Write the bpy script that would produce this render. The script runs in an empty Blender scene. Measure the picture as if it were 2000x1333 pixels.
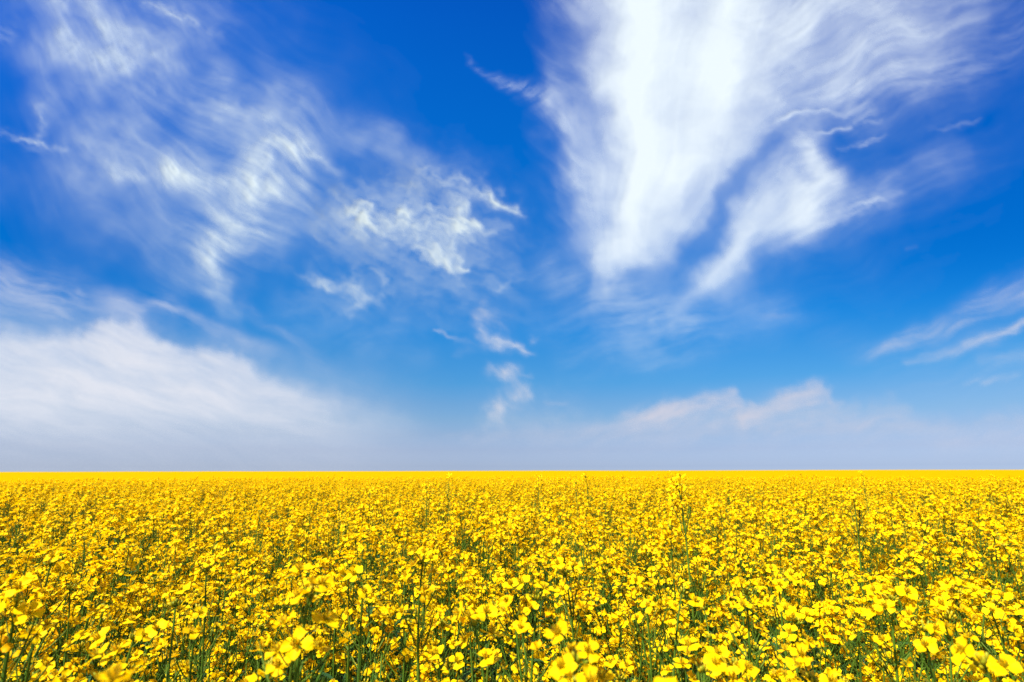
import bpy, math, random
import numpy as np

R = math.radians
rnd = random.Random(7)
rng = np.random.default_rng(11)
scene = bpy.context.scene

# ------------------------------------------------------------------ camera
CAM_Z, LENS = 1.25, 20.0
F = 2000*LENS/36.0                       # focal length in photo pixels
PITCH = math.degrees(math.atan((919.8-666.5)/F))
ROLL = -0.13
cd = bpy.data.cameras.new("camera")
cd.lens = LENS; cd.sensor_width = 36; cd.clip_start = .02; cd.clip_end = 90000
cd.dof.use_dof = True; cd.dof.focus_distance = 1.25; cd.dof.aperture_fstop = 8.0
cam = bpy.data.objects.new("camera", cd)
scene.collection.objects.link(cam)
cam.location = (0, 0, CAM_Z)
cam.rotation_euler = (R(90+PITCH), 0, 0)
cam.rotation_mode = 'XYZ'
scene.camera = cam
from mathutils import Matrix, Vector, Euler
CAM_R = Matrix.Rotation(R(90+PITCH), 3, 'X') @ Matrix.Rotation(R(ROLL), 3, 'Z')
cam.rotation_euler = CAM_R.to_euler()
CR = np.array(CAM_R)

def ray(u, v):                           # direction of a photo pixel
    d = np.stack([(np.asarray(u, float)-1000)/F, (666.5-np.asarray(v, float))/F, -np.ones_like(np.asarray(u, float))], -1)
    return d @ CR.T
def at(u, v, dist):                      # world point seen at a photo pixel, dist metres ahead
    return np.array((0, 0, CAM_Z)) + ray(u, v)*dist

# ------------------------------------------------------------------ light
SUN_EL, SUN_AZ = 54.0, 228.0             # azimuth clockwise from +Y: to the left, a little behind the camera
sdir = Vector((math.sin(R(SUN_AZ))*math.cos(R(SUN_EL)), math.cos(R(SUN_AZ))*math.cos(R(SUN_EL)), math.sin(R(SUN_EL))))
sl = bpy.data.lights.new("sun", 'SUN')
sl.energy = 5.0; sl.angle = R(.5); sl.color = (1, .965, .90)
so = bpy.data.objects.new("sun", sl); scene.collection.objects.link(so)
so.rotation_euler = sdir.to_track_quat('Z', 'Y').to_euler()

world = bpy.data.worlds.new("World"); scene.world = world; world.use_nodes = True
nt = world.node_tree; N = nt.nodes; L = nt.links
N.clear()
wo = N.new('ShaderNodeOutputWorld'); bg = N.new('ShaderNodeBackground')
sky = N.new('ShaderNodeTexSky'); sky.sky_type = 'NISHITA'; sky.sun_disc = False
sky.sun_elevation = R(SUN_EL); sky.sun_rotation = R(SUN_AZ)
sky.air_density = 1.0; sky.dust_density = 1.0; sky.ozone_density = 1.5
tc = N.new('ShaderNodeTexCoord'); sep = N.new('ShaderNodeSeparateXYZ')
L.new(tc.outputs['Generated'], sep.inputs[0])
lo = N.new('ShaderNodeMath'); lo.operation = 'MAXIMUM'; lo.inputs[1].default_value = .007
L.new(sep.outputs['Z'], lo.inputs[0])
cmb = N.new('ShaderNodeCombineXYZ')
L.new(sep.outputs['X'], cmb.inputs[0]); L.new(sep.outputs['Y'], cmb.inputs[1]); L.new(lo.outputs[0], cmb.inputs[2])
L.new(cmb.outputs[0], sky.inputs[0])                     # no dark band under the horizon line
ramp = N.new('ShaderNodeValToRGB')
L.new(sep.outputs['Z'], ramp.inputs[0])
# how the clear air of this day differs, by elevation, from the stock sky (deep polarised blue aloft, milky low down)
SKY_GAIN = 1.0
SKY_FILTER = [(0.0, (1, 1, 1)), (1.0, (1, 1, 1))]
SKY_GAIN = 1.5225
SKY_FILTER = [(0.005, (0.4718, 0.594, 1.0)), (0.017, (0.3856, 0.4912, 0.8585)), (0.0343, (0.3202, 0.3958, 0.6841)), (0.0604, (0.269, 0.3508, 0.5627)), (0.0867, (0.235, 0.3499, 0.5251)), (0.1132, (0.1941, 0.344, 0.5222)), (0.1486, (0.1199, 0.3447, 0.5455)), (0.1928, (0.0913, 0.3513, 0.5814)), (0.2367, (0.0465, 0.3535, 0.6335)), (0.3143, (0.0094, 0.3393, 0.6769)), (0.4046, (0.0048, 0.349, 0.7602)), (0.4587, (0.0049, 0.3579, 0.8092)), (0.5165, (0.0048, 0.3574, 0.8543)), (0.5634, (0.0051, 0.3503, 0.8728)), (0.6125, (0.0053, 0.3331, 0.8796)), (0.6622, (0.0056, 0.3057, 0.8701)), (0.6912, (0.0057, 0.2826, 0.8529)), (0.8412, (0.005, 0.2487, 0.7506)), (1.0, (0.0046, 0.2261, 0.6823))]
cr = ramp.color_ramp
while len(cr.elements) < len(SKY_FILTER): cr.elements.new(.5)
for e, (p, c) in zip(cr.elements, SKY_FILTER):
    e.position = p; e.color = (*c, 1)
mul = N.new('ShaderNodeVectorMath'); mul.operation = 'MULTIPLY'
L.new(sky.outputs[0], mul.inputs[0]); L.new(ramp.outputs[0], mul.inputs[1])
gain = N.new('ShaderNodeVectorMath'); gain.operation = 'SCALE'; gain.inputs['Scale'].default_value = SKY_GAIN
L.new(mul.outputs[0], gain.inputs[0])
# far from the sun, to either side, the sky light is strongly polarised and deeper
ax = N.new('ShaderNodeMath'); ax.operation = 'ABSOLUTE'; L.new(sep.outputs['X'], ax.inputs[0])
m1 = N.new('ShaderNodeMapRange'); m1.interpolation_type = 'SMOOTHSTEP'; m1.inputs[1].default_value = .30; m1.inputs[2].default_value = .68
L.new(ax.outputs[0], m1.inputs[0])
m2 = N.new('ShaderNodeMapRange'); m2.interpolation_type = 'SMOOTHSTEP'; m2.inputs[1].default_value = .10; m2.inputs[2].default_value = .30
L.new(sep.outputs['Z'], m2.inputs[0])
mm = N.new('ShaderNodeMath'); mm.operation = 'MULTIPLY'; L.new(m1.outputs[0], mm.inputs[0]); L.new(m2.outputs[0], mm.inputs[1])
pol = N.new('ShaderNodeMix'); pol.data_type = 'RGBA'; pol.inputs[6].default_value = (1, 1, 1, 1); pol.inputs[7].default_value = (.14, .70, .88, 1)
L.new(mm.outputs[0], pol.inputs[0])
pmul = N.new('ShaderNodeVectorMath'); pmul.operation = 'MULTIPLY'
L.new(gain.outputs[0], pmul.inputs[0]); L.new(pol.outputs[2], pmul.inputs[1])
# the half of the sky round the sun keeps its ordinary, whiter colour
back = N.new('ShaderNodeMapRange'); back.inputs[1].default_value = .15; back.inputs[2].default_value = -.5
back.inputs[3].default_value = 0; back.inputs[4].default_value = 1; back.interpolation_type = 'SMOOTHSTEP'
L.new(sep.outputs['Y'], back.inputs[0])
mx = N.new('ShaderNodeMix'); mx.data_type = 'RGBA'
L.new(back.outputs[0], mx.inputs[0]); L.new(pmul.outputs[0], mx.inputs[6]); L.new(sky.outputs[0], mx.inputs[7])
L.new(mx.outputs[2], bg.inputs[0])
bg.inputs[1].default_value = 0.0732
L.new(bg.outputs[0], wo.inputs[0])

vs = scene.view_settings
vs.view_transform = 'Standard'; vs.look = 'None'; vs.gamma = 1; vs.use_curve_mapping = False
vs.exposure = 1.1

# ------------------------------------------------------------------ helpers
def tag(o, label=None, cat=None, group=None, kind=None):
    if label: o['label'] = label
    if cat: o['category'] = cat
    if group: o['group'] = group
    if kind: o['kind'] = kind
    return o

class MB:                                # gathers shapes into one mesh
    def __init__(s): s.v, s.f, s.m, s.t, s.n = [], [], [], [], 0
    def add(s, verts, faces, mat, tint=.5):
        verts = np.asarray(verts, float)
        s.v.append(verts); s.t.append(np.full(len(verts), tint) if np.isscalar(tint) else np.asarray(tint, float))
        for f in faces: s.f.append(tuple(int(i)+s.n for i in f)); s.m.append(mat)
        s.n += len(verts)
    def join(s, o, M=None):
        for v, t in zip(o.v, o.t):
            s.v.append(v if M is None else v @ M[:3, :3].T + M[:3, 3]); s.t.append(t)
        for f, m in zip(o.f, o.m): s.f.append(tuple(i+s.n for i in f)); s.m.append(m)
        s.n += o.n
    def mesh(s, name, mats, smooth=True):
        me = bpy.data.meshes.new(name)
        v = np.concatenate(s.v) if s.v else np.zeros((0, 3))
        me.from_pydata(v.tolist(), [], s.f)
        used = sorted(set(s.m)); idx = {m: i for i, m in enumerate(used)}
        for m in used: me.materials.append(mats[m])
        me.polygons.foreach_set('material_index', [idx[m] for m in s.m])
        me.polygons.foreach_set('use_smooth', [smooth]*len(s.f))
        a = me.attributes.new('tint', 'FLOAT', 'POINT')
        a.data.foreach_set('value', np.concatenate(s.t) if s.t else [])
        me.update()
        return me

def frame(d):                            # matrix whose z axis is d
    d = np.asarray(d, float); d = d/np.linalg.norm(d)
    a = np.array((1, 0, 0)) if abs(d[0]) < .8 else np.array((0, 1, 0))
    x = np.cross(a, d); x /= np.linalg.norm(x); y = np.cross(d, x)
    return np.stack([x, y, d], 1)

def tube(mb, pts, rad, mat, tint=.5, sides=5):
    pts = np.asarray(pts, float); n = len(pts)
    rad = np.broadcast_to(np.asarray(rad, float), (n,))
    tang = np.gradient(pts, axis=0)
    ang = np.arange(sides)*2*np.pi/sides
    V = []
    fr = frame(tang[0])
    for p, t, r in zip(pts, tang, rad):
        t = t/np.linalg.norm(t)
        x = fr[:, 0]-t*np.dot(fr[:, 0], t); x /= np.linalg.norm(x); y = np.cross(t, x)
        fr = np.stack([x, y, t], 1)
        V.append(p+r*(np.cos(ang)[:, None]*x+np.sin(ang)[:, None]*y))
    V = np.concatenate(V)
    Fc = [(i*sides+k, i*sides+(k+1) % sides, (i+1)*sides+(k+1) % sides, (i+1)*sides+k) for i in range(n-1) for k in range(sides)]
    mb.add(V, Fc, mat, tint)

def bez(a, b, c, n):
    t = np.linspace(0, 1, n)[:, None]
    return (1-t)**2*np.asarray(a)+2*t*(1-t)*np.asarray(b)+t*t*np.asarray(c)

# ------------------------------------------------------------------ materials
def material(name): 
    m = bpy.data.materials.new(name); m.use_nodes = True
    t = m.node_tree; t.nodes.clear()
    return m, t, t.nodes, t.links
def plant_mat(name, c0, c1, trans, rough, spec, tcol=None, vary=.12, scale=180):
    m, t, n, l = material(name)
    out = n.new('ShaderNodeOutputMaterial')
    at_ = n.new('ShaderNodeAttribute'); at_.attribute_name = 'tint'
    mix = n.new('ShaderNodeMix'); mix.data_type = 'RGBA'
    mix.inputs[6].default_value = (*c0, 1); mix.inputs[7].default_value = (*c1, 1)
    l.new(at_.outputs['Fac'], mix.inputs[0])
    tcn = n.new('ShaderNodeTexCoord'); nz = n.new('ShaderNodeTexNoise')
    nz.inputs['Scale'].default_value = scale; nz.inputs['Detail'].default_value = 2
    l.new(tcn.outputs['Object'], nz.inputs['Vector'])
    oi = n.new('ShaderNodeObjectInfo')
    mr = n.new('ShaderNodeMapRange'); mr.inputs[1].default_value = .25; mr.inputs[2].default_value = .75
    mr.inputs[3].default_value = 1-vary; mr.inputs[4].default_value = 1+vary
    l.new(nz.outputs[0], mr.inputs[0])
    mr2 = n.new('ShaderNodeMapRange'); mr2.inputs[3].default_value = 1-.5*vary; mr2.inputs[4].default_value = 1+.5*vary
    l.new(oi.outputs['Random'], mr2.inputs[0])
    mm = n.new('ShaderNodeMath'); mm.operation = 'MULTIPLY'
    l.new(mr.outputs[0], mm.inputs[0]); l.new(mr2.outputs[0], mm.inputs[1])
    sc = n.new('ShaderNodeVectorMath'); sc.operation = 'SCALE'
    l.new(mix.outputs[2], sc.inputs[0]); l.new(mm.outputs[0], sc.inputs['Scale'])
    pb = n.new('ShaderNodeBsdfPrincipled')
    pb.inputs['Roughness'].default_value = rough; pb.inputs['Specular IOR Level'].default_value = spec
    l.new(sc.outputs[0], pb.inputs['Base Color'])
    if trans > 0:
        tr = n.new('ShaderNodeBsdfTranslucent')
        if tcol:
            tm = n.new('ShaderNodeVectorMath'); tm.operation = 'MULTIPLY'; tm.inputs[1].default_value = tcol
            l.new(sc.outputs[0], tm.inputs[0]); l.new(tm.outputs[0], tr.inputs[0])
        else: l.new(sc.outputs[0], tr.inputs[0])
        ms = n.new('ShaderNodeMixShader'); ms.inputs[0].default_value = trans
        l.new(pb.outputs[0], ms.inputs[1]); l.new(tr.outputs[0], ms.inputs[2]); l.new(ms.outputs[0], out.inputs[0])
    else: l.new(pb.outputs[0], out.inputs[0])
    return m
PET, GRN, BUD, LEAF, ANT = range(5)
MATS = {
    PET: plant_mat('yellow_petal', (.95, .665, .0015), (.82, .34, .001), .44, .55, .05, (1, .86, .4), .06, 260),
    GRN: plant_mat('green_stalk', (.052, .125, .010), (.115, .165, .014), .12, .5, .12, None, .2, 60),
    BUD: plant_mat('green_yellow_bud', (.22, .27, .010), (.66, .46, .004), .2, .5, .25, None, .12, 300),
    LEAF: plant_mat('blue_green_leaf', (.022, .075, .030), (.04, .10, .018), .25, .5, .15, None, .2, 40),
    ANT: plant_mat('ochre_anther', (.88, .56, .003), (.70, .36, .003), .2, .6, .05, None, .1, 300),
}

# ------------------------------------------------------------------ flowers
ROWS = {2: (np.array([0, .24, .46, .72, .93, 1.04]), np.array([.07, .13, .40, .52, .38, .13]), np.array([-1, -.5, 0, .5, 1])),
        1: (np.array([0, .26, .66, 1.0]), np.array([.08, .18, .53, .36]), np.array([-1, 0, 1])),
        0: (np.array([0, .6, 1.0]), np.array([.14, .5, .3]), np.array([-1, 1]))}
def petal(mb, ang, length, width, lod, tint, rise, droop, cup, twist, crump):
    t, w, s = ROWS[lod]
    T, S = np.meshgrid(t, s, indexing='ij'); Wd = w[:, None]*S
    x = length*T
    x = x-length*(.07 if lod == 2 else .2)*(S*S)*(T > .8)*(1 if lod else 0)
    y = width*Wd
    # the claw climbs, the blade spreads and bends over
    a = rise*(1-np.clip(T/.42, 0, 1))+(-droop)*np.clip((T-.42)/.6, 0, 1.2)
    dx = np.gradient(T[:, 0])
    ang_rows = a[:, 0]
    seg = np.diff(np.concatenate([[0], t]))*length
    px = np.cumsum(seg*np.cos(ang_rows)); pz = np.cumsum(seg*np.sin(ang_rows))
    X = px[:, None]+(x-length*T)
    Z = pz[:, None]+cup*width*(Wd*2)**2*np.clip(T*1.4, 0, 1)
    Z = Z+crump*width*np.sin(5*T+7*S+ang*3)*np.clip(T-.3, 0, 1)
    Y = y; Z = Z+twist*Y
    c, q = math.cos(ang), math.sin(ang)
    V = np.stack([X*c-Y*q, X*q+Y*c, Z], -1).reshape(-1, 3)
    nr, ns = len(t), len(s)
    Fc = [(i*ns+k, (i+1)*ns+k, (i+1)*ns+k+1, i*ns+k+1) for i in range(nr-1) for k in range(ns-1)]
    mb.add(V, Fc, PET, tint)

def flower(lod, r, age):                 # axis +z, base at the origin; age 0 opening .. 1 fading
    mb = MB()
    size = r.uniform(.88, 1.12)
    Lp, Wp = .0116*size, .0104*size
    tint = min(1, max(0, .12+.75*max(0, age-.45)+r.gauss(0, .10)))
    open_ = r.uniform(.75, 1.0) if age > .15 else r.uniform(.2, .6)
    for k in range(4):
        if age > .85 and r.random() < .3: continue
        rise = R(70)+(1-open_)*R(12)
        droop = R(r.gauss(6, 20))+(R(r.uniform(15, 75)) if age > .7 else 0)-(1-open_)*R(65)
        petal(mb, k*math.pi/2+r.gauss(0, .16)+(.25 if k % 2 else 0)*1, Lp*r.uniform(.92, 1.06), Wp*r.uniform(.88, 1.08)*(1 if age < .75 else .8),
              lod, min(1, max(0, tint+r.gauss(0, .05))), rise, droop, r.uniform(-.2, .36) if age < .7 else r.uniform(-.5, .6), r.gauss(0, .26), r.uniform(0, .12) if age < .7 else r.uniform(.1, .3))
    if lod == 2:
        for k in range(4):               # sepals
            a = k*math.pi/2+.4
            p = np.array([(0, 0, 0), (.0022*math.cos(a), .0022*math.sin(a), .003), (.0034*math.cos(a), .0034*math.sin(a), .0062)])
            tube(mb, p, [.0009, .0010, .0003], BUD, .6, 3)
        for k in range(6):               # stamens
            a = k*math.pi/3+r.uniform(-.2, .2); q = .0022 if k % 3 else .0032
            top = np.array((q*math.cos(a), q*math.sin(a), .0064*size if k % 3 else .0050*size))
            tube(mb, [(0, 0, .001), top*(.7, .7, .7), top], [.0003, .0003, .0003], PET, .3, 3)
            tube(mb, [top-np.array((0, 0, .0004)), top+np.array((0, 0, .0006)), top+np.array((.0002, 0, .0016))], [.0003, .0005, .0002], ANT, .4*r.random(), 4)
        tube(mb, [(0, 0, .001), (0, 0, .0045), (0, 0, .0062)], [.0006, .0006, .0008], BUD, .6, 4)
    elif lod == 1:
        tube(mb, [(0, 0, 0), (0, 0, .004), (0, 0, .0058)], [.0010, .0012, .0012], ANT, .5*r.random(), 3)
    return mb
def bud(mb, p, d, ln, rad, tint, lod):
    n, sides = (5, 6) if lod == 2 else ((4, 4) if lod == 1 else (3, 3))
    t = np.linspace(0, 1, n)
    tube(mb, np.asarray(p)+np.outer(t*ln, d), rad*np.sqrt(np.clip(1-(2*t-.9)**2/1.25, .03, 1)), BUD, tint, sides)
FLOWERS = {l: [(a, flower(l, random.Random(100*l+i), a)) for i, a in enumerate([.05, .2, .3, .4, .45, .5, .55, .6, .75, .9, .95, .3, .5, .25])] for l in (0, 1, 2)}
def head_parts(lod, r, length, nfl, npod, full=1.0, shade_age=0.0, face=0.0):
    """a raceme standing on +z, its foot at the origin; returns rachis (with pedicels and pods), flowers, buds"""
    rach, buds, fls = MB(), MB(), []
    bend = np.array((r.gauss(0, .05), r.gauss(0, .05), 1.0))*length
    ax = bez((0, 0, 0), (0, 0, length*.5), bend, 7 if lod == 2 else (4 if lod == 1 else 3))
    tube(rach, ax, np.linspace(.0018, .0011, len(ax)), GRN, .3, 5 if lod == 2 else 3)
    apex = ax[-1]; up = ax[-1]-ax[-2]; up /= np.linalg.norm(up); fr = frame(up)
    def axis_at(s): 
        i = s*(len(ax)-1); k = min(int(i), len(ax)-2); return ax[k]+(ax[k+1]-ax[k])*(i-k)
    nb = {2: 11, 1: 7, 0: 3}[lod]
    for k in range(nb):                  # closed buds crowding the tip
        a = k*2.4; th = R(8+52*(k/nb))+r.gauss(0, .08)
        d = fr @ np.array((math.sin(th)*math.cos(a), math.sin(th)*math.sin(a), math.cos(th)))
        ln = r.uniform(.004, .0068)*(1 if lod else 1.4)
        st = apex+d*r.uniform(.003, .009)-up*.004
        if lod == 2: tube(rach, [apex-up*.002, st], [.0005, .0006], GRN, .7, 3)
        bud(buds, st, d, ln, .0014*(1 if lod else 1.6), r.random()**2, lod)
    zone = min(.062, length*.55)
    for k in range(nfl):                 # open flowers below them, oldest lowest
        q = (k+r.uniform(.1, .9))/nfl
        s = 1-(.002+zone*q**1.3)/length
        a = k*2.4+r.gauss(0, .3)
        th = R(34+36*q)+r.gauss(0, .16)
        d = fr @ np.array((math.sin(th)*math.cos(a), math.sin(th)*math.sin(a), math.cos(th)))
        p0 = axis_at(max(0, s)); ln = r.uniform(.016, .025)
        p1 = p0+d*ln+np.array((0, 0, .004))
        tube(rach, bez(p0, p0+d*ln*.5, p1, 4 if lod == 2 else 2) if lod else [p0, p1], .00055 if lod else .0007, GRN, .6, 3)
        age = min(1, max(0, .14+shade_age+q*.55+r.gauss(0, .17)))  # shade on lower heads is put in here as extra orange ageing
        tilt = d*.75+np.array((0, 0, .75 if age < .7 else -.1))+np.array((r.gauss(0, .32)+.75*face, r.gauss(0, .32)-.45*face, .25*face))
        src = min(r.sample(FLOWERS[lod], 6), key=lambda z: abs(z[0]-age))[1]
        M = np.eye(4); fl_fr = frame(tilt); w = r.uniform(0, 6.28)
        rz = np.array(((math.cos(w), -math.sin(w), 0), (math.sin(w), math.cos(w), 0), (0, 0, 1)))
        M[:3, :3] = fl_fr @ rz*r.uniform(.9, 1.12)*full; M[:3, 3] = p1
        f = MB(); f.join(src, M); fls.append(f)
    low = max(.02, length-zone)
    for k in range(npod):                # young pods on the bare lower axis
        s = (low*(k+r.random())/npod)/length
        a = k*2.4+r.gauss(0, .5); th = R(r.uniform(35, 75))
        d = np.array((math.sin(th)*math.cos(a), math.sin(th)*math.sin(a), math.cos(th)))
        p0 = axis_at(s); lp, lq = r.uniform(.012, .022), r.uniform(.012, .048)*(1.1-s*.6)
        p1 = p0+d*lp; d2 = d*.6+np.array((r.gauss(0, .15), r.gauss(0, .15), .65)); d2 /= np.linalg.norm(d2)
        if lod == 2:
            d3 = d2*.7+np.array((r.gauss(0, .3), r.gauss(0, .3), .5)); d3 /= np.linalg.norm(d3)
            pts = bez(p0, p0+d*lp, p1+d2*lq*.4+d3*lq*.8, 7)
            tube(rach, pts, [.0005, .0005, .0006, .0009, .0010, .0008, .0003], GRN, r.uniform(0, .9), 4)
        else:
            tube(rach, [p0, p1, p1+d2*lq*.5, p1+d2*lq*.8+np.array((r.gauss(0, .004), r.gauss(0, .004), lq*.3))], [.0005, .0007, .0010, .0004], GRN, r.uniform(0, .9), 3)
    return rach, fls, buds
def leaf(mb, p0, az, ln, wd, droop, lod, tint):
    n = 7 if lod == 2 else 4
    t = np.linspace(0, 1, n)
    el = R(50)-droop*t*1.6
    st = np.stack([np.cos(el)*math.cos(az), np.cos(el)*math.sin(az), np.sin(el)], -1)*ln/(n-1)
    c = np.asarray(p0)+np.cumsum(st, 0)
    side = np.array((-math.sin(az), math.cos(az), 0))
    w = wd*np.sin(np.pi*np.clip(t*.86+.1, 0, 1))**.8*(1+.12*np.sin(t*17+az)); w[-1] *= .25
    upv = np.array((0, 0, 1.))
    V = np.concatenate([c-side*w[:, None]*.5+upv*w[:, None]*.16, c, c+side*w[:, None]*.5+upv*w[:, None]*.16])
    Fc = [(i, i+1, n+i+1, n+i) for i in range(n-1)]+[(n+i, n+i+1, 2*n+i+1, 2*n+i) for i in range(n-1)]
    mb.add(V, Fc, LEAF, tint)
    return c

def plant(lod, r, height, nbr, lean=(0, 0), full=1.0, nfl=None, side=(6, 12), face=0.0):
    """a rapeseed plant, foot at the origin: stem, leaves, and flower heads with their places"""
    stem, leaves, heads = MB(), [], []
    hl = r.uniform(.10, .17)
    top = np.array((lean[0], lean[1], height-hl))
    ns = {2: 12, 1: 7, 0: 4}[lod]
    axis = bez((0, 0, 0), (top[0]*.35+r.gauss(0, .012), top[1]*.35+r.gauss(0, .012), height*.5), top, ns)
    axis = axis+np.stack([np.sin(np.linspace(0, 7, ns)+r.random()*6)*.0035*np.sin(np.linspace(0, np.pi, ns))]*2+[np.zeros(ns)], -1)
    tube(stem, axis, np.linspace(.0048, .0019, ns), GRN, np.repeat(np.linspace(.2, .55, ns), {2: 7, 1: 5, 0: 3}[lod]), {2: 7, 1: 5, 0: 3}[lod])
    def on(s):
        i = s*(ns-1); k = min(int(i), ns-2); return axis[k]+(axis[k+1]-axis[k])*(i-k), axis[k+1]-axis[k]
    def put(pos, d, ln, nf, npod, shade_age=0.0):
        M = np.eye(4); M[:3, :3] = frame(d); M[:3, 3] = pos
        heads.append((M, head_parts(lod, r, ln, nf, npod, full, shade_age, face)))
    p, d = on(1.0); put(p, d, hl, nfl or r.randint(9, 14), r.randint(9, 15) if lod else 6)
    for k in range(nbr):
        s = .34+.58*(k+r.random()*.7)/nbr
        p, d = on(s); az = k*2.4+r.uniform(0, 1)+r.gauss(0, .3)
        out = r.uniform(.05, .15); bl = r.uniform(.09, .15)
        zt = max(p[2]+.06, height-r.uniform(.02, .38)-bl)
        q = p+np.array((out*math.cos(az), out*math.sin(az), 0)); q[2] = zt
        mid = p+np.array((out*.85*math.cos(az), out*.85*math.sin(az), (zt-p[2])*.4))
        br = bez(p, mid, q, 8 if lod == 2 else (5 if lod else 3))
        tube(stem, br, np.linspace(.0024, .0016, len(br)), GRN, r.uniform(.2, .6), 5 if lod == 2 else 3)
        dd = br[-1]-br[-2]; dd = dd/np.linalg.norm(dd)*.7+np.array((0, 0, .5))
        put(q, dd, bl, r.randint(*side), r.randint(6, 12) if lod else 4, min(.35, max(0, (height-zt-bl)*1.1)))  # the lower the head, the oranger its flowers: painted shade from blooms above
        if lod and r.random() < .8:
            lf = MB(); leaf(lf, p, az+.1, r.uniform(.05, .10), r.uniform(.012, .022), r.uniform(.2, .9), lod, r.random()); leaves.append(lf)
    for k in range({2: 4, 1: 4, 0: 2}[lod]):
        p, d = on(r.uniform(.12, .55)); lf = MB()
        leaf(lf, p, r.uniform(0, 6.28), r.uniform(.12, .22), r.uniform(.035, .065), r.uniform(.4, 1.1), lod, r.random()); leaves.append(lf)
    return stem, leaves, heads

def merged(pl):
    stem, leaves, heads = pl
    m = MB(); m.join(stem)
    for lf in leaves: m.join(lf)
    for M, (ra, fl, bu) in heads:
        m.join(ra, M); m.join(bu, M)
        for f in fl: m.join(f, M)
    return m

# ------------------------------------------------------------------ terrain
def smooth(a, b, x):
    t = np.clip((np.asarray(x, float)-a)/(b-a), 0, 1); return t*t*(3-2*t)
def gz(x, y):
    r = np.hypot(x, y); az = np.degrees(np.arctan2(x, y))
    z = -.26*smooth(6, 30, r)+.40*smooth(34, 330, r)+.06*smooth(250, 600, r)
    z = z+.10*np.sin(az*.21+1.3)*smooth(60, 200, r)*np.clip(r/260, 0, 1)+.05*np.sin(az*.9)*smooth(100, 300, r)*(az < -18)
    z = z+.055*np.exp(-((x+3.35)**2+(y-3.6)**2)/1.1)         # a low hump at the left edge of the view
    z = z+.02*np.sin(x*1.1+.4)*np.cos(y*.9)*smooth(2, 8, r)
    return z-np.clip(r-700, 0, None)**1.3*2e-4
def polar(name, radii, az0, az1, naz, dz, mat):
    a = np.radians(np.linspace(az0, az1, naz)); rr = np.asarray(radii, float)
    X = rr[:, None]*np.sin(a); Y = rr[:, None]*np.cos(a)
    V = np.stack([X, Y, gz(X, Y)+dz], -1).reshape(-1, 3)
    Fc = [(i*naz+k, i*naz+k+1, (i+1)*naz+k+1, (i+1)*naz+k) for i in range(len(rr)-1) for k in range(naz-1)]
    me = bpy.data.meshes.new(name); me.from_pydata(V.tolist(), [], Fc); me.materials.append(mat)
    me.polygons.foreach_set('use_smooth', [True]*len(Fc)); me.update()
    o = bpy.data.objects.new(name, me); scene.collection.objects.link(o); return o

m, t_, n_, l_ = material('dark_soil')
o_ = n_.new('ShaderNodeOutputMaterial'); p_ = n_.new('ShaderNodeBsdfPrincipled'); p_.inputs['Roughness'].default_value = .95
tx = n_.new('ShaderNodeTexCoord'); z_ = n_.new('ShaderNodeTexNoise'); z_.inputs['Scale'].default_value = 9; z_.inputs['Detail'].default_value = 6
r_ = n_.new('ShaderNodeValToRGB'); r_.color_ramp.elements[0].color = (.02, .018, .010, 1); r_.color_ramp.elements[1].color = (.05, .075, .022, 1)
r_.color_ramp.elements[0].position = .38; r_.color_ramp.elements[1].position = .6
b_ = n_.new('ShaderNodeBump'); b_.inputs['Distance'].default_value = .04
l_.new(tx.outputs['Object'], z_.inputs[0]); l_.new(z_.outputs[0], r_.inputs[0]); l_.new(r_.outputs[0], p_.inputs['Base Color'])
l_.new(z_.outputs[0], b_.inputs['Height']); l_.new(b_.outputs[0], p_.inputs['Normal']); l_.new(p_.outputs[0], o_.inputs[0])
soil = m
ground = polar('ground', [0, .5, 1, 2, 3, 4, 5, 6, 8, 10, 13, 17, 22, 30, 40, 55, 75, 100, 140, 200, 280, 400, 550, 700, 900, 1300, 2000, 3500], -180, 180, 181, 0, soil)
tag(ground, 'dark soil between the rapeseed stalks', kind='structure')

m, t_, n_, l_ = material('blooming_slope')
o_ = n_.new('ShaderNodeOutputMaterial'); p_ = n_.new('ShaderNodeBsdfDiffuse')
tx = n_.new('ShaderNodeTexCoord'); z_ = n_.new('ShaderNodeTexNoise'); z_.inputs['Scale'].default_value = 1.3; z_.inputs['Detail'].default_value = 8; z_.inputs['Roughness'].default_value = .7
r_ = n_.new('ShaderNodeValToRGB'); r_.color_ramp.elements[0].color = (.31, .185, .001, 1); r_.color_ramp.elements[1].color = (.43, .27, .001, 1)
r_.color_ramp.elements[0].position = .35; r_.color_ramp.elements[1].position = .62
l_.new(tx.outputs['Object'], z_.inputs[0]); l_.new(z_.outputs[0], r_.inputs[0]); l_.new(r_.outputs[0], p_.inputs['Color']); l_.new(p_.outputs[0], o_.inputs[0])
far = polar('field', [24, 30, 36, 42, 48, 55, 64, 75, 90, 110, 140, 180, 240, 320, 420, 550, 700, 850, 1100, 1600, 2600], -100, 100, 301, .99, m)
tag(far, 'smooth bright yellow slope of far rapeseed under the horizon', kind='structure')

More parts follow.
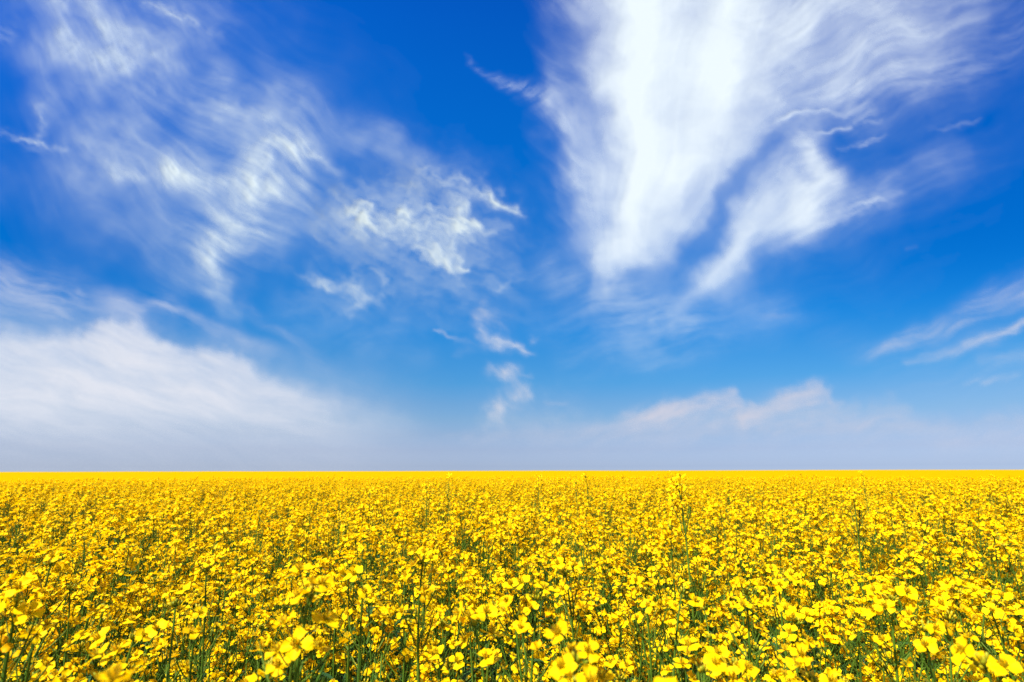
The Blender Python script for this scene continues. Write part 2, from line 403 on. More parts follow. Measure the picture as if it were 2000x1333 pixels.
# ------------------------------------------------------------------ single plants
GROUP = 'rapeseed plants standing in the near field'
def link(o, parent=None):
    scene.collection.objects.link(o)
    if parent: o.parent = parent
    return o
def build_plant(pl, flowers_apart):      # a finished plant as one thing with its parts
    stem, leaves, heads = pl
    root = link(bpy.data.objects.new('rapeseed_plant', None)); root.empty_display_size = .05
    link(bpy.data.objects.new('stem', stem.mesh('stem', MATS)), root)
    for lf in leaves: link(bpy.data.objects.new('leaf', lf.mesh('leaf', MATS)), root)
    for M, (ra, fl, bu) in heads:
        hb = MB(); hb.join(ra)
        if not flowers_apart:
            hb.join(bu)
            for f in fl: hb.join(f)
        ho = link(bpy.data.objects.new('flower_head', hb.mesh('flower_head', MATS)), root)
        ho.matrix_local = Matrix(M.tolist())
        if flowers_apart:
            link(bpy.data.objects.new('bud_cluster', bu.mesh('bud_cluster', MATS)), ho)
            for f in fl: link(bpy.data.objects.new('flower', f.mesh('flower', MATS)), ho)
    return root
def children(o): return CH.get(o.name, [])
CH = {}
def index():
    CH.clear()
    for o in scene.collection.objects:
        if o.parent: CH.setdefault(o.parent.name, []).append(o)
def copy_plant(src):
    r = src.copy(); scene.collection.objects.link(r)
    for ch in children(src):
        c = ch.copy(); scene.collection.objects.link(c); c.parent = r
        for g in children(ch):
            d = g.copy(); scene.collection.objects.link(d); d.parent = c
    return r

# the plants that stand out: photo pixel of the top of the flower head, distance, branches, flowers
HEROES = [
 (45, 1122, .55, 3, 11, 'tall rapeseed plant with drooping side flowers at the left edge over a long bare stalk'),
 (583, 1112, .46, 3, 13, 'near rapeseed plant with a big flat yellow flower over its stalk, left of centre'),
 (824, 1062, .72, 3, 12, 'rapeseed plant with a wide flower head on a pale stalk left of the middle'),
 (712, 1118, .70, 2, 7, 'slim rapeseed plant with few flowers and a dark bare stalk between two fuller heads'),
 (972, 1172, .56, 3, 13, 'low near rapeseed plant with overlapping bright flowers on a thick green stalk near the middle'),
 (1024, 1118, .74, 3, 11, 'rapeseed plant with pale green buds under a flat flower plate right of the middle'),
 (1118, 1088, .78, 2, 10, 'rapeseed plant with one open four-petalled flower atop a dark straight stalk'),
 (1112, 1240, .40, 3, 12, 'close rapeseed plant with large glossy petals near the bottom edge right of centre'),
 (1180, 1296, .34, 2, 9, 'closest sharp rapeseed plant with broad petals cut by the bottom edge'),
 (232, 1345, .24, 1, 8, 'blurred rapeseed flower right in front of the lens at the bottom left'),
 (370, 1362, .25, 1, 7, 'blurred orange rapeseed bloom peeking over the bottom edge beside the bigger blur'),
 (1318, 1358, .26, 1, 7, 'blurred rapeseed bloom barely showing over the bottom edge right of centre'),
 (1332, 929, 1.25, 2, 13, 'tallest rapeseed plant rising above the others to touch the horizon'),
 (1662, 950, 1.55, 3, 8, 'thin tall rapeseed plant with a long bare stalk in the right half'),
 (1725, 1132, .70, 3, 12, 'rapeseed plant with twin flower clusters near the right, facing the camera'),
 (1818, 1172, .66, 3, 11, 'rapeseed plant with two round lit petals on top, low at the right'),
 (1868, 1130, .85, 3, 13, 'full rapeseed head of many open flowers behind the two round petals at right'),
 (1948, 1140, .80, 3, 11, 'rapeseed plant with loose spread flowers near the right edge'),
 (1992, 1248, .42, 2, 9, 'close rapeseed plant with fading folded petals cut by the right edge'),
 (1410, 1252, .55, 2, 9, 'low rapeseed plant with three cupped bright flowers near the bottom, right half'),
 (1362, 1268, .52, 2, 7, 'low rapeseed plant with one tilted flower left of the cupped ones'),
 (1518, 1105, .88, 3, 11, 'rapeseed plant with a broad bright head on a dark stalk right of centre'),
 (1450, 1128, .75, 3, 9, 'rapeseed plant with two pairs of round petals beside a broad head'),
 (95, 1072, .75, 3, 12, 'rapeseed plant with a wide flat-topped head at the far left'),
 (192, 1282, .48, 2, 9, 'low rapeseed plant with wide pointed petals at the lower left'),
 (218, 1242, .52, 2, 8, 'rapeseed plant with a single upright flower at the lower left'),
 (515, 1262, .46, 2, 10, 'rapeseed plant with wilting orange petals low beside the big flat flower'),
 (722, 950, 2.0, 3, 9, 'tall dark-topped rapeseed plant left of the middle in the far ranks'),
 (835, 942, 2.5, 2, 8, 'slender tall rapeseed plant left of the middle reaching near the horizon'),
 (1052, 926, 3.0, 3, 9, 'tall rapeseed plant breaking the canopy at the middle under the horizon'),
 (875, 922, 3.4, 2, 8, 'lone thin rapeseed top above the canopy left of the middle'),
 (1148, 924, 3.2, 2, 6, 'lone bare-topped rapeseed plant above the canopy right of the middle'),
 (1685, 922, 3.2, 3, 8, 'small rapeseed top above the canopy at the right under the horizon'),
 (1800, 1190, .62, 2, 9, 'low rapeseed plant with facing petals beneath the right flower clusters'),
 (1555, 1272, .50, 2, 9, 'low rapeseed plant with long narrow side petals near the bottom right'),
 (1262, 1120, .80, 3, 9, 'rapeseed plant with fading folded flowers and a pale stalk right of centre'),
 (420, 1085, .90, 3, 10, 'rapeseed plant with an upright bright head in the left half'),
 (345, 1150, .66, 3, 9, 'rapeseed plant with reddish buds and scattered flowers in the left half'),
]
taken = []
for i, (u, v, dist, nbr, nfl, lab) in enumerate(HEROES):
    r = random.Random(1000+i)
    p = at(u, v, dist)
    lean = (r.gauss(0, .03), r.gauss(.01, .03))
    x, y = p[0]-lean[0], p[1]-lean[1]
    z0 = float(gz(x, y))
    pl = plant(2, r, p[2]-z0-.016-.008*min(1, dist), nbr, lean, .98, nfl if dist > 1 else max(6, int(nfl*.75)), (4, 7), .8)
    root = build_plant(pl, dist < 2)
    root.location = (x, y, z0)
    tag(root, lab, 'rapeseed plant', GROUP)
    taken.append((x, y, p[0], p[1]))

# the crowd around them
cells = []
CELL = .15
for iy in range(-14, 100):
    for ix in range(-100, 101):
        x, y = (ix+.5+rnd.uniform(-.48, .48))*CELL, (iy+.5+rnd.uniform(-.48, .48))*CELL
        r = math.hypot(x, y); az = abs(math.degrees(math.atan2(x, y)))
        if r > 14 or r < .42: continue
        if az > 46 and r > 9: continue
        if az > 105: continue
        if any((x-a)**2+(y-b)**2 < .0025 for a, b, _, _ in taken): continue
        cells.append((r, x, y, az))
cells.sort()
front = [c for c in cells if c[3] < 45.5 and c[0] < 5][:300-len(HEROES)]
front_set = set(front)
rest = [c for c in cells if c not in front_set]

def pick_height(x, y, r):
    h = rnd.gauss(1.045, .045)
    if rnd.random() < .05: h += rnd.uniform(.03, .09)
    h = min(h, 1.125)
    if r < 1.4: h = min(h, 1.08)-.09*(1.4-r)/.9
    return h
NEAR = [plant(2, random.Random(300+i), 1.06, 5+i % 3, full=.88, nfl=10+i % 4, side=(5, 10)) for i in range(7)]
MID = [plant(1, random.Random(400+i), 1.06, 6+i % 3, full=.90, nfl=12+i % 5, side=(7, 13)) for i in range(10)]
src_near = src_mid = None
proto = {}
index()
first = {}
for r, x, y, az in front:
    kind = 'n' if r < 1.25 else 'm'
    k = (kind, rnd.randrange(7 if kind == 'n' else 10))
    if k not in first:
        first[k] = build_plant((NEAR if kind == 'n' else MID)[k[1]], False); root = first[k]
        index()
    else: root = copy_plant(first[k])
    s = pick_height(x, y, r)/1.06
    root.location = (x, y, float(gz(x, y))-.005); root.scale = (s, s, s)
    root.rotation_euler = (rnd.gauss(0, .045), rnd.gauss(0, .045), rnd.uniform(0, 6.283))
    tag(root, 'yellow-flowered rapeseed plant packed among its neighbours in the near crowd of the field', 'rapeseed plant', GROUP)

# the rest of the crop: too many to count
crop_src = bpy.data.collections.new('crop_kinds')
def kind_mesh(name, mb): crop_src.objects.link(bpy.data.objects.new(name, mb.mesh(name, MATS)))
for i, pl in enumerate(MID): kind_mesh('crop_a%02d' % i, merged(pl))
for i in range(6):                       # far kinds: a patch of several plants each
    mb = MB(); q = random.Random(500+i)
    for k in range(16):
        pl = plant(0, q, q.gauss(1.06, .05), 4, (q.gauss(0, .03), q.gauss(0, .03)), 1.1)
        M = np.eye(4); M[:2, 3] = (q.uniform(-.34, .34), q.uniform(-.34, .34)); mb.join(merged(pl), M)
    kind_mesh('crop_b%02d' % i, mb)
P, ROT, SC, ID = [], [], [], []
for r, x, y, az in rest:
    if r < 1.25 and az > 120: continue
    s = pick_height(x, y, r)/1.06
    P.append((x, y, float(gz(x, y))-.005)); ROT.append((rnd.gauss(0, .045), rnd.gauss(0, .045), rnd.uniform(0, 6.283))); SC.append(s); ID.append(rnd.randrange(10))
y = 4.0
for iy in range(-4, 58):
    for ix in range(-58, 59):
        x, y = (ix+.5+rnd.uniform(-.4, .4))*.62, (iy+.5+rnd.uniform(-.4, .4))*.62
        r = math.hypot(x, y); az = abs(math.degrees(math.atan2(x, y)))
        if r > 34 or az > (50 if r > 14 else 90) or r < (13.6 if az < 46 else 8.7): continue
        P.append((x, y, float(gz(x, y))-.01)); ROT.append((0, 0, rnd.uniform(0, 6.283))); SC.append(rnd.gauss(1, .04)); ID.append(10+rnd.randrange(6))
me = bpy.data.meshes.new('rapeseed_crop'); me.from_pydata(P, [], [])
a = me.attributes.new('turn', 'FLOAT_VECTOR', 'POINT'); a.data.foreach_set('vector', np.array(ROT).ravel())
a = me.attributes.new('size', 'FLOAT', 'POINT'); a.data.foreach_set('value', SC)
a = me.attributes.new('which', 'INT', 'POINT'); a.data.foreach_set('value', ID)
crop = bpy.data.objects.new('rapeseed_crop', me); scene.collection.objects.link(crop)
tag(crop, 'endless crowd of yellow flowering rapeseed filling the field back to the horizon', 'rapeseed crop', kind='stuff')
ng = bpy.data.node_groups.new('crop', 'GeometryNodeTree')
ng.interface.new_socket('Geometry', in_out='INPUT', socket_type='NodeSocketGeometry')
ng.interface.new_socket('Geometry', in_out='OUTPUT', socket_type='NodeSocketGeometry')
gn, gl = ng.nodes, ng.links
gi, go = gn.new('NodeGroupInput'), gn.new('NodeGroupOutput')
ci = gn.new('GeometryNodeCollectionInfo'); ci.inputs['Collection'].default_value = crop_src
ci.inputs['Separate Children'].default_value = True; ci.inputs['Reset Children'].default_value = True
ip = gn.new('GeometryNodeInstanceOnPoints'); ip.inputs['Pick Instance'].default_value = True
def named(nm, ty):
    q = gn.new('GeometryNodeInputNamedAttribute'); q.data_type = ty; q.inputs['Name'].default_value = nm
    return q.outputs['Attribute']
gl.new(gi.outputs[0], ip.inputs['Points']); gl.new(ci.outputs[0], ip.inputs['Instance'])
gl.new(named('which', 'INT'), ip.inputs['Instance Index'])
gl.new(named('turn', 'FLOAT_VECTOR'), ip.inputs['Rotation'])
gl.new(named('size', 'FLOAT'), ip.inputs['Scale'])
gl.new(ip.outputs[0], go.inputs[0])
md = crop.modifiers.new('crop', 'NODES'); md.node_group = ng

# ------------------------------------------------------------------ clouds: thin ice-cloud sheets on a high shell, lit through by the sun
# ---- clouds ----
def _hash(ix, iy, seed):
    h = (ix.astype(np.int64) * 374761393 + iy.astype(np.int64) * 668265263 + seed * 974634221) & 0xFFFFFFFF
    h = ((h ^ (h >> 13)) * 1274126177) & 0xFFFFFFFF
    return (h ^ (h >> 16)) & 0xFFFF
def gnoise(x, y, seed):
    ix, iy = np.floor(x), np.floor(y)
    fx, fy = x - ix, y - iy
    u, v = fx*fx*fx*(fx*(fx*6-15)+10), fy*fy*fy*(fy*(fy*6-15)+10)
    def g(dx, dy):
        a = _hash(ix+dx, iy+dy, seed) * (2*np.pi/65536.0)
        return np.cos(a)*(fx-dx) + np.sin(a)*(fy-dy)
    a, b, c, d = g(0, 0), g(1, 0), g(0, 1), g(1, 1)
    return (a + u*(b-a) + v*(c-a) + u*v*(a-b-c+d)) * 1.5
def fbm(x, y, seed, octv=5, gain=0.5):
    s, amp, f = 0, 1.0, 1.0
    for k in range(octv):
        s = s + amp*gnoise(x*f+17.3*k, y*f-9.1*k, seed+k)
        amp *= gain; f *= 2.03
    return s
def sstep(a, b, x):
    t = np.clip((x-a)/(b-a), 0, 1)
    return t*t*(3-2*t)
def strokes(X, Y, lines, p=2.0):
    inv = np.ones_like(X)
    for ln in lines:
        best = np.zeros_like(X)
        pts = ln if len(ln) > 1 else [ln[0], ln[0]]
        for (x0, y0, r0, w0), (x1, y1, r1, w1) in zip(pts[:-1], pts[1:]):
            dx, dy = x1-x0, y1-y0
            L = dx*dx+dy*dy+1e-6
            t = np.clip(((X-x0)*dx+(Y-y0)*dy)/L, 0, 1)
            d = np.hypot(X-x0-t*dx, Y-y0-t*dy)
            r = r0+(r1-r0)*t
            best = np.maximum(best, (w0+(w1-w0)*t)*np.exp(-(d/r)**p))
        inv *= 1-np.clip(best, 0, .98)
    return 1-inv
def fibre(X, Y, ang, ll, ls, seed, octv=5):
    c, s = np.cos(np.radians(ang)), np.sin(np.radians(ang))
    return fbm((c*X+s*Y)/ll, (-s*X+c*Y)/ls, seed, octv, .57)
def warp(X, Y, seed, a1=40, s1=150, a2=14, s2=45):
    wx = a1*fbm(X/s1, Y/s1, seed, 2)+a2*fbm(X/s2, Y/s2, seed+7, 3, .42)
    wy = a1*fbm(X/s1, Y/s1, seed+20, 2)+a2*fbm(X/s2, Y/s2, seed+27, 3, .42)
    return X+wx, Y+wy
def soft(X, Y, A, B, k=.25):              # mostly the open sky's own flow, bent gently
    return X+k*(A-X)+26*fbm(X/230, Y/230, 77, 2), Y+k*(B-Y)+26*fbm(X/230, Y/230, 87, 2)
def polar_fibre(X, Y, cx, cy, da, lr, seed, octv=5):
    a = np.arctan2(X-cx, cy-Y); r = np.hypot(X-cx, Y-cy)
    return fbm(a/da, r/lr, seed, octv, .55)

def cirrus_veil(X, Y):
    A, B = warp(X, Y, 11, 30, 170, 9, 44)
    m = strokes(A, B, [
        [(110,-150,110,.5),(120,0,95,.46),(200,140,110,.44),(300,240,120,.46),(420,340,120,.5),(440,470,75,.45),(450,560,40,.25),(470,610,30,.1)],
        [(260,40,90,.3),(400,50,90,.25),(500,110,70,.14)],
        [(330,110,50,.3),(430,190,45,.42),(520,240,40,.5),(575,285,32,.5)],
        [(250,350,16,.25),(350,345,22,.4),(470,345,34,.5),(560,305,34,.55)],
        [(560,330,62,.5),(490,395,76,.76),(445,465,64,.74),(430,530,42,.62),(448,590,26,.3)],
        [(540,180,30,.2),(650,240,34,.42),(740,280,38,.5),(815,312,26,.35),(840,325,16,.15)],
        [(85,-30,30,.35),(100,20,26,.5),(112,70,22,.2)],
        [(600,280,30,.3),(660,330,22,.25)],
        [(520,400,90,.3),(640,440,60,.28),(700,470,40,.2)],
        [(60,330,90,.2),(250,420,110,.26),(330,500,90,.22)],
        [(300,200,260,.30),(520,330,230,.27)],
        [(90,-100,100,.3),(120,80,90,.26),(150,240,80,.2)],
    ])
    t1 = fibre(*soft(X, Y, A, B), 34, 260, 38, 31, 6)
    t2 = fibre(*soft(X, Y, A, B), 62, 200, 30, 41, 6)
    mixd = sstep(200, 480, X+.3*Y)
    t3 = fbm(A/85, B/70, 47, 5, .5)
    d = m*(1.03+.34*t1*(.35+.65*mixd)+.20*t2*(1-.75*mixd)+.2*t3) 
    d = d*(.86+.34*np.clip(fbm(X/150, Y/130, 5, 3), -1, 1))
    d = d*(1-strokes(A, B, [[(355,262,62,.5),(410,300,36,.3)],[(30,190,60,.6),(60,380,60,.4)],[(470,110,60,.4)],[(640,400,40,.4),(600,500,60,.6)],[(240,190,40,.2)]]))
    A2, B2 = warp(X, Y, 61, 8, 70, 5, 22)
    th = strokes(A2, B2, [
        [(285,4,10,.3),(330,16,11,.42),(375,42,11,.4),(430,75,12,.15)],
        [(-20,252,10,.15),(20,266,9,.3),(65,284,9,.5),(112,291,8,.4),(135,290,6,.0)],
        [(72,208,6,.25),(80,240,10,.3),(72,280,10,.2)],
        [(590,288,9,.5),(625,305,7,.5),(660,342,5,.2)],
        [(-30,60,30,.3),(10,70,20,.2),(30,40,16,.1)],
    ])*(.75+.7*fibre(*soft(X, Y, A2, B2), 30, 40, 12, 71))
    return 1-(1-np.clip(d, 0, 1))*(1-np.clip(th, 0, 1))

def puff_cloud(X, Y):
    A, B = warp(X, Y, 111, 14, 70, 10, 24)
    m = strokes(A, B, [
        [(668,388,24,.3),(702,408,28,.66),(740,440,20,.5),(775,450,12,.2)],
        [(800,332,20,.25),(850,338,18,.45),(895,348,14,.55),(918,352,7,.2)],
        [(935,365,12,.5),(965,382,14,.7),(1003,405,10,.6),(1025,415,8,.0)],
        [(830,405,20,.5),(855,425,24,.8),(890,452,16,.5)],
        [(790,432,22,.5),(800,440,16,.3)],
        [(905,430,18,.45),(935,440,10,.4)],
        [(830,490,22,.25),(875,508,15,.5),(918,526,8,.5)],
        [(640,430,46,.3),(760,455,40,.32),(880,470,50,.34),(960,440,40,.18)],
        [(790,380,70,.28),(900,390,60,.28)],
        [(720,420,110,.24),(860,420,110,.24)],
        [(620,570,70,.16),(760,560,90,.24),(960,540,110,.22),(1060,520,80,.1)],
        [(560,530,10,.1),(640,560,14,.35),(700,575,15,.36),(765,575,8,.1)],
        [(690,590,22,.22),(610,610,16,.05)],
        [(735,535,9,.4),(748,540,6,.3)], [(700,520,12,.22),(690,545,8,.15)],
        [(940,570,7,.05),(990,556,6,.2),(1040,545,7,.05)],
    ])
    t = fibre(*soft(X, Y, A, B, .5), 28, 90, 24, 131, 6)
    t3 = fbm(A/46, B/36, 137, 5, .5)
    return m*(1.05+.32*t+.36*t3)

def great_cloud(X, Y):
    A, B = warp(X, Y, 211, 30, 190, 11, 46)
    m = strokes(A, B, [
        [(1270,-200,150,.98),(1250,-20,112,.98),(1262,150,108,.98),(1255,300,92,.97),(1240,390,66,.94),(1215,465,40,.84),(1190,535,22,.6),(1168,595,14,.15)],
        [(1450,-200,150,.95),(1420,-20,125,.94),(1400,130,110,.93),(1365,260,80,.88),(1310,370,52,.72)],
        [(1700,-150,140,.75),(1640,-30,105,.7),(1530,90,80,.6),(1460,200,60,.5)],
        [(1950,-120,110,.5),(1820,-10,90,.42),(1700,50,90,.45),(1600,120,80,.4)],
        [(1860,90,60,.13),(1740,140,55,.25),(1620,170,55,.28),(1500,250,60,.36)],
        [(1060,90,20,.1),(1075,190,38,.42),(1110,250,46,.5),(1150,330,46,.45),(1160,420,40,.3),(1160,500,36,.16)],
        [(1120,20,60,.3),(1140,150,60,.35)],
        [(1565,290,34,.62),(1595,345,38,.66),(1560,400,46,.6)],
        [(1530,375,56,.6),(1475,425,62,.76),(1425,480,56,.78),(1385,540,38,.66),(1350,592,24,.3)],
        [(1440,330,60,.55),(1370,400,46,.5),(1310,440,44,.5),(1260,475,36,.4)],
        [(1560,440,60,.35),(1640,400,50,.26),(1740,360,60,.2),(1850,320,50,.14)],
        [(1600,330,230,.15),(1760,170,220,.2)],
        [(1190,430,130,.26),(1310,540,130,.24),(1440,560,90,.2)],
    ])
    P, Q = soft(X, Y, A, B)
    t1 = polar_fibre(P, Q, 1210, 760, .085, 420, 231, 6)
    t2 = fibre(P, Q, -26, 240, 30, 251, 6)*sstep(1380, 1620, X)+fibre(P, Q, 40, 170, 26, 255, 6)*(1-sstep(1060, 1200, X))
    t3 = fbm(A/110, B/90, 257, 5, .5)
    d = m*(1.05+(1.03-m)*(.26*t1*(1-sstep(380, 560, Y))+.42*t2+.42*t3))
    d = d*(1-strokes(A, B, [[(1340,500,20,.3),(1392,430,24,.5),(1450,345,24,.5),(1500,280,20,.3)],[(1640,255,50,.5),(1730,300,60,.4)],[(1600,60,40,.2)],[(1110,60,40,.4)]]))
    A2, B2 = warp(X, Y, 261, 10, 80, 6, 24)
    th = strokes(A2, B2, [
        [(905,105,7,.05),(925,128,8,.2),(960,150,11,.3),(1010,175,17,.38),(1060,195,24,.3)],
        [(1500,245,12,.3),(1550,225,8,.4),(1600,214,6,.4),(1650,222,6,.2)],
        [(1580,190,20,.25),(1700,165,16,.4),(1760,150,24,.3),(1800,160,12,.1)],
        [(1560,265,5,.2),(1620,258,5,.35),(1655,250,6,.3)],
        [(1640,292,4,.2),(1690,282,5,.4),(1722,265,4,.2)],
        [(1660,215,12,.3),(1700,205,18,.3),(1670,240,6,.2)],
        [(1690,238,6,.3),(1720,232,5,.2)],
        [(1610,430,12,.3),(1680,400,14,.38),(1760,370,12,.2)],
        [(1690,400,6,.2),(1770,385,5,.0)],
        [(1820,258,5,.1),(1870,245,6,.3),(1915,228,5,.1)],
        [(1780,145,40,.2),(1930,130,40,.16),(2050,20,70,.2)],
    ])*(.8+.6*fibre(*soft(X, Y, A2, B2), -18, 90, 12, 271))
    return 1-(1-np.clip(d, 0, 1))*(1-np.clip(th, 0, 1))

def low_bank_left(X, Y):
    A, B = warp(X, Y, 311, 14, 120, 7, 34)
    ex = [-600,-200,0,80,160,185,215,260,330,380,430,470,520,600,680,760,860,960,1100]
    ey = [600,632,642,648,640,616,610,628,668,684,682,694,730,768,790,804,826,850,880]
    e = np.interp(A, ex, ey)
    sft = np.interp(A, [-600,0,150,300,450,600,900], [40,45,26,22,20,45,60])
    rise = sstep(-3, .6, (B-e)/sft)*.35 + .55*sstep(-.6, .9, (B-e)/sft)+.1*sstep(0, 4, (B-e)/sft)
    fade = 1-sstep(770, 915, Y)*.72
    side = 1-sstep(600, 1000, X)
    d = rise*fade*side*(.9+.13*fibre(*soft(X, Y, A, B), 14, 260, 34, 331)+.06*fibre(*soft(X, Y, A, B), 20, 80, 24, 333))
    A2, B2 = warp(X, Y, 361, 14, 120, 6, 40)
    th = strokes(A2, B2, [
        [(-200,540,70,.4),(0,560,60,.4),(120,590,50,.36),(220,590,22,.2),(340,600,20,.12)],
        [(132,572,6,.1),(155,572,8,.4),(176,578,5,.1)],
        [(230,600,18,.25),(330,600,12,.3),(440,640,16,.22),(560,700,20,.12)],
        [(470,590,10,.1),(560,650,14,.18),(640,720,18,.1)],
    ])*(.8+.6*fibre(*soft(X, Y, A2, B2), 20, 130, 26, 371))
    return 1-(1-np.clip(d, 0, 1))*(1-np.clip(th, 0, 1))

def low_bank_right(X, Y):
    A, B = warp(X, Y, 411, 12, 90, 8, 30)
    ex = [700,850,960,1050,1130,1185,1240,1290,1370,1425,1452,1500,1560,1612,1628,1660,1710,1745,1790,1830,1900,2000,2200,2600]
    ey = [868,850,840,830,828,824,806,796,776,764,794,780,758,742,780,796,796,790,808,826,824,812,806,800]
    e = np.interp(A, ex, ey)
    sft = np.interp(A, [800,1100,1240,1600,1700,2000], [40,34,16,16,26,26])
    rise = sstep(-1.2, 1.6, (B-e)/sft)
    top = rise*np.exp(-np.clip(B-e, 0, 400)/42.0)
    wgt = np.interp(X, [800,1000,1200,1270,1600,1640,1800,2000], [.15,.3,.58,.84,.78,.44,.38,.44])
    body = rise*(1-sstep(830, 905, Y))*.30
    d = (top*wgt+body*np.interp(X, [750,1000,1300], [.2,.7,1]))*(.9+.3*fibre(*soft(X, Y, A, B), -14, 110, 26, 431))
    A2, B2 = warp(X, Y, 461, 12, 90, 6, 30)
    th = strokes(A2, B2, [
        [(1480,838,8,.1),(1560,826,12,.3),(1700,825,12,.25),(1800,835,14,.2)],
        [(1130,845,10,.1),(1260,815,14,.3),(1340,800,12,.3)],
        [(1440,812,14,.25),(1520,795,18,.5),(1600,758,18,.45)],
        [(1225,815,14,.3),(1300,800,20,.5),(1400,780,18,.4)],
        [(1065,780,8,.1),(1085,782,9,.22),(1100,776,5,.1)],
        [(880,850,10,.1),(980,858,12,.22),(1100,855,10,.1)],
    ])*(.8+.6*fibre(*soft(X, Y, A2, B2), -16, 90, 24, 471))
    return 1-(1-np.clip(d, 0, 1))*(1-np.clip(th, 0, 1))

def small_wisp(X, Y):
    A, B = warp(X, Y, 511, 9, 60, 5, 20)
    m = strokes(A, B, [
        [(952,588,8,.1),(940,620,15,.32),(942,650,15,.42),(965,670,12,.48),(1000,680,10,.5),(1030,688,9,.52),(1048,691,7,.2)],
        [(960,620,26,.22),(985,640,20,.14),(1000,590,18,.05)],
        [(848,648,4,.35),(880,658,5,.35),(915,672,6,.12)],
        [(1046,660,10,.2),(1055,655,5,.05)],
        [(900,690,10,.1),(950,670,14,.12)],
    ])
    return m*(1.15+.5*fibre(*soft(X, Y, A, B), 20, 60, 16, 531))

def ladder_wisp(X, Y):
    A, B = warp(X, Y, 611, 12, 60, 8, 24)
    m = strokes(A, B, [
        [(955,724,14,.3),(990,724,18,.4),(1010,745,18,.35),(1020,770,18,.38),(990,790,20,.42),(965,805,20,.36),(960,835,26,.2)],
        [(1000,725,8,.2),(1045,730,6,.12)],
        [(990,800,60,.14),(1100,815,60,.12)],
    ])
    return m*(1.2+.5*fibre(*soft(X, Y, A, B), 40, 50, 22, 631))

def streak_wisp(X, Y):
    A, B = warp(X, Y, 711, 8, 90, 4, 30)
    m = strokes(A, B, [
        [(1660,705,14,.05),(1740,680,18,.32),(1830,645,24,.36),(1920,600,30,.34),(2050,555,38,.38),(2200,500,40,.2)],
        [(1770,712,8,.2),(1830,690,15,.29),(1900,672,16,.29),(1990,640,16,.28),(2100,610,16,.3)],
        [(1890,668,8,.2),(1950,655,8,.2),(2000,632,9,.35)],
        [(1880,752,5,.1),(1930,745,7,.24),(1990,732,6,.15)],
        [(1920,705,12,.12),(2020,690,14,.2)],
        [(1490,620,8,.1),(1515,618,7,.25),(1545,616,7,.1)],
        [(1600,640,40,.06),(1800,740,50,.08),(2000,720,50,.12)],
        [(1775,484,5,.12),(1792,482,4,.12)],
    ])
    return m*(1.2+.55*fibre(*soft(X, Y, A, B), -22, 160, 18, 731))
def mid_veil(X, Y):
    A, B = warp(X, Y, 811, 20, 140, 8, 44)
    m = strokes(A, B, [
        [(960,560,50,.1),(1060,530,50,.26),(1180,560,60,.3),(1300,610,50,.2)],
        [(1060,640,40,.14),(1200,640,50,.26),(1330,620,40,.24),(1420,590,30,.12)],
        [(1120,720,40,.14),(1260,690,46,.24),(1400,650,40,.2),(1540,620,40,.16)],
        [(560,600,40,.14),(700,640,50,.2),(820,700,40,.14)],
    ])
    return m*(.85+.5*fibre(*soft(X, Y, A, B), -16, 200, 30, 831)+.3*fbm(A/70, B/60, 841, 4))

CLOUD_SPECS = [
 (great_cloud, (700, 2330, -330, 860), 2100, 1.6, (0.304, 0.335, 0.336), 'great_cloud', 'huge bright white cloud fanning upward in the right half of the sky'),
 (cirrus_veil, (-330, 1000, -330, 890), 1950, 1.6, (0.247, 0.284, 0.289), 'wispy_cloud', 'wide thin veil of torn cirrus in the upper left sky'),
 (puff_cloud, (440, 1160, 160, 720), 1800, 1.5, (0.248, 0.284, 0.283), 'puffy_cloud', 'string of small ragged puffs trailing down from the left veil to mid sky'),
 (low_bank_left, (-1500, 1050, 440, 926), 2500, 1.15, (0.255, 0.264, 0.277), 'cloud_bank', 'low pale grey-white cloud bank sloping down at the left horizon'),
 (low_bank_right, (680, 3400, 690, 926), 2600, 1.3, (0.219, 0.221, 0.244), 'cloud_bank', 'long low cloud bank with pinkish white crests over the right horizon'),
 (small_wisp, (780, 1140, 500, 760), 1700, 1.4, (0.246, 0.258, 0.273), 'cloud_wisp', 'small hooked white wisp alone in the middle of the sky'),
 (ladder_wisp, (860, 1180, 680, 870), 1750, 1.4, (0.228, 0.237, 0.254), 'cloud_wisp', 'faint zigzag wisp rising from the horizon haze below the hooked one'),
 (mid_veil, (300, 2080, 200, 899), 2350, 1.5, (0.263, 0.301, 0.310), 'thin_cloud', 'barely visible thin veil of cirrus across the blue middle of the sky'),
 (streak_wisp, (1440, 2330, 420, 820), 2250, 1.5, (0.234, 0.240, 0.257), 'cloud_streaks', 'parallel slanting feather streaks of cirrus at the right edge'),
]
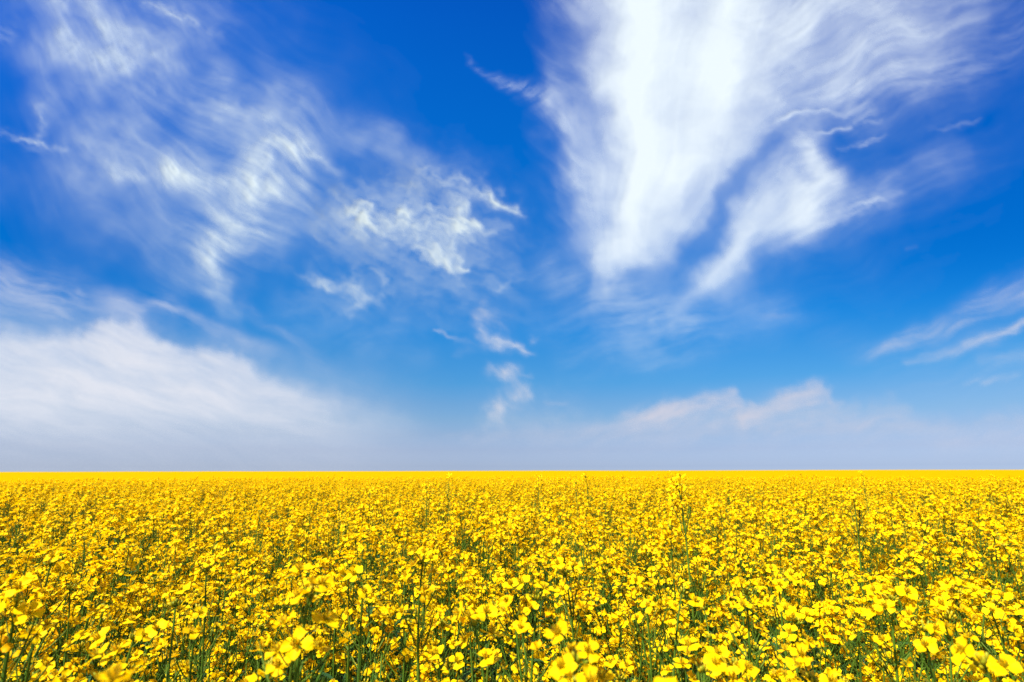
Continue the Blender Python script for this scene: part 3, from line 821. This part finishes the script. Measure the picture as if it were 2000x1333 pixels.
def cloud_mat(name, col):
    m, t, n, l = material(name)
    out = n.new('ShaderNodeOutputMaterial'); a_ = n.new('ShaderNodeAttribute'); a_.attribute_name = 'thickness'
    tl = n.new('ShaderNodeBsdfTranslucent'); tl.inputs[0].default_value = (*col, 1)
    tp = n.new('ShaderNodeBsdfTransparent'); ms = n.new('ShaderNodeMixShader')
    l.new(a_.outputs['Fac'], ms.inputs[0]); l.new(tp.outputs[0], ms.inputs[1]); l.new(tl.outputs[0], ms.inputs[2]); l.new(ms.outputs[0], out.inputs[0])
    return m
STEP = 3.0
for fn, (u0, u1, v0, v1), H, pw, col, nm, lab in CLOUD_SPECS:
    us, vv = np.arange(u0, u1, STEP), np.arange(v0, v1, STEP)
    U, V = np.meshgrid(us, vv)
    al = np.clip(fn(U, V), 0, 1)**pw
    soft_rim = 400 if nm == 'cloud_bank' else (220 if u1-u0 > 1000 else 50)
    edge = np.minimum(np.minimum(U-u0, u1-U)/(1 if nm != 'cloud_bank' else np.where(U < 1000, 1.0 if u0 < 0 else .3, 1.0 if u1 > 3000 else .3)), np.minimum((V-v0)*(5 if nm == 'cloud_bank' else 1), v1-V+(999 if v1 > 900 else 0)))          # thins out to nothing at its own rim
    al = al*smooth(0, soft_rim, edge)
    d = ray(U, V); d /= np.linalg.norm(d, axis=-1, keepdims=True)
    t = H/(np.clip(d[..., 2], 0, 1)+.06)*(1-.010*al)
    W = d*t[..., None]+np.array((0, 0, CAM_Z))
    nv, nu = U.shape
    idx = np.arange(nv*nu).reshape(nv, nu)
    A4 = np.maximum(np.maximum(al[:-1, :-1], al[1:, :-1]), np.maximum(al[:-1, 1:], al[1:, 1:])) > .004
    Q = np.stack([idx[:-1, :-1], idx[1:, :-1], idx[1:, 1:], idx[:-1, 1:]], -1)[A4]
    use = np.unique(Q); re = np.full(nv*nu, -1); re[use] = np.arange(len(use))
    Wc = W.reshape(-1, 3)[use]; c0 = Wc.mean(0)
    me = bpy.data.meshes.new(nm); me.from_pydata((Wc-c0).tolist(), [], re[Q].tolist())
    me.polygons.foreach_set('use_smooth', np.ones(len(Q), bool))
    at_ = me.attributes.new('thickness', 'FLOAT', 'POINT'); at_.data.foreach_set('value', al.ravel()[use])
    me.materials.append(cloud_mat(nm, col)); me.update()
    o = bpy.data.objects.new(nm, me); o.location = c0; scene.collection.objects.link(o)
    tag(o, lab, 'cloud', 'clouds in the sky')
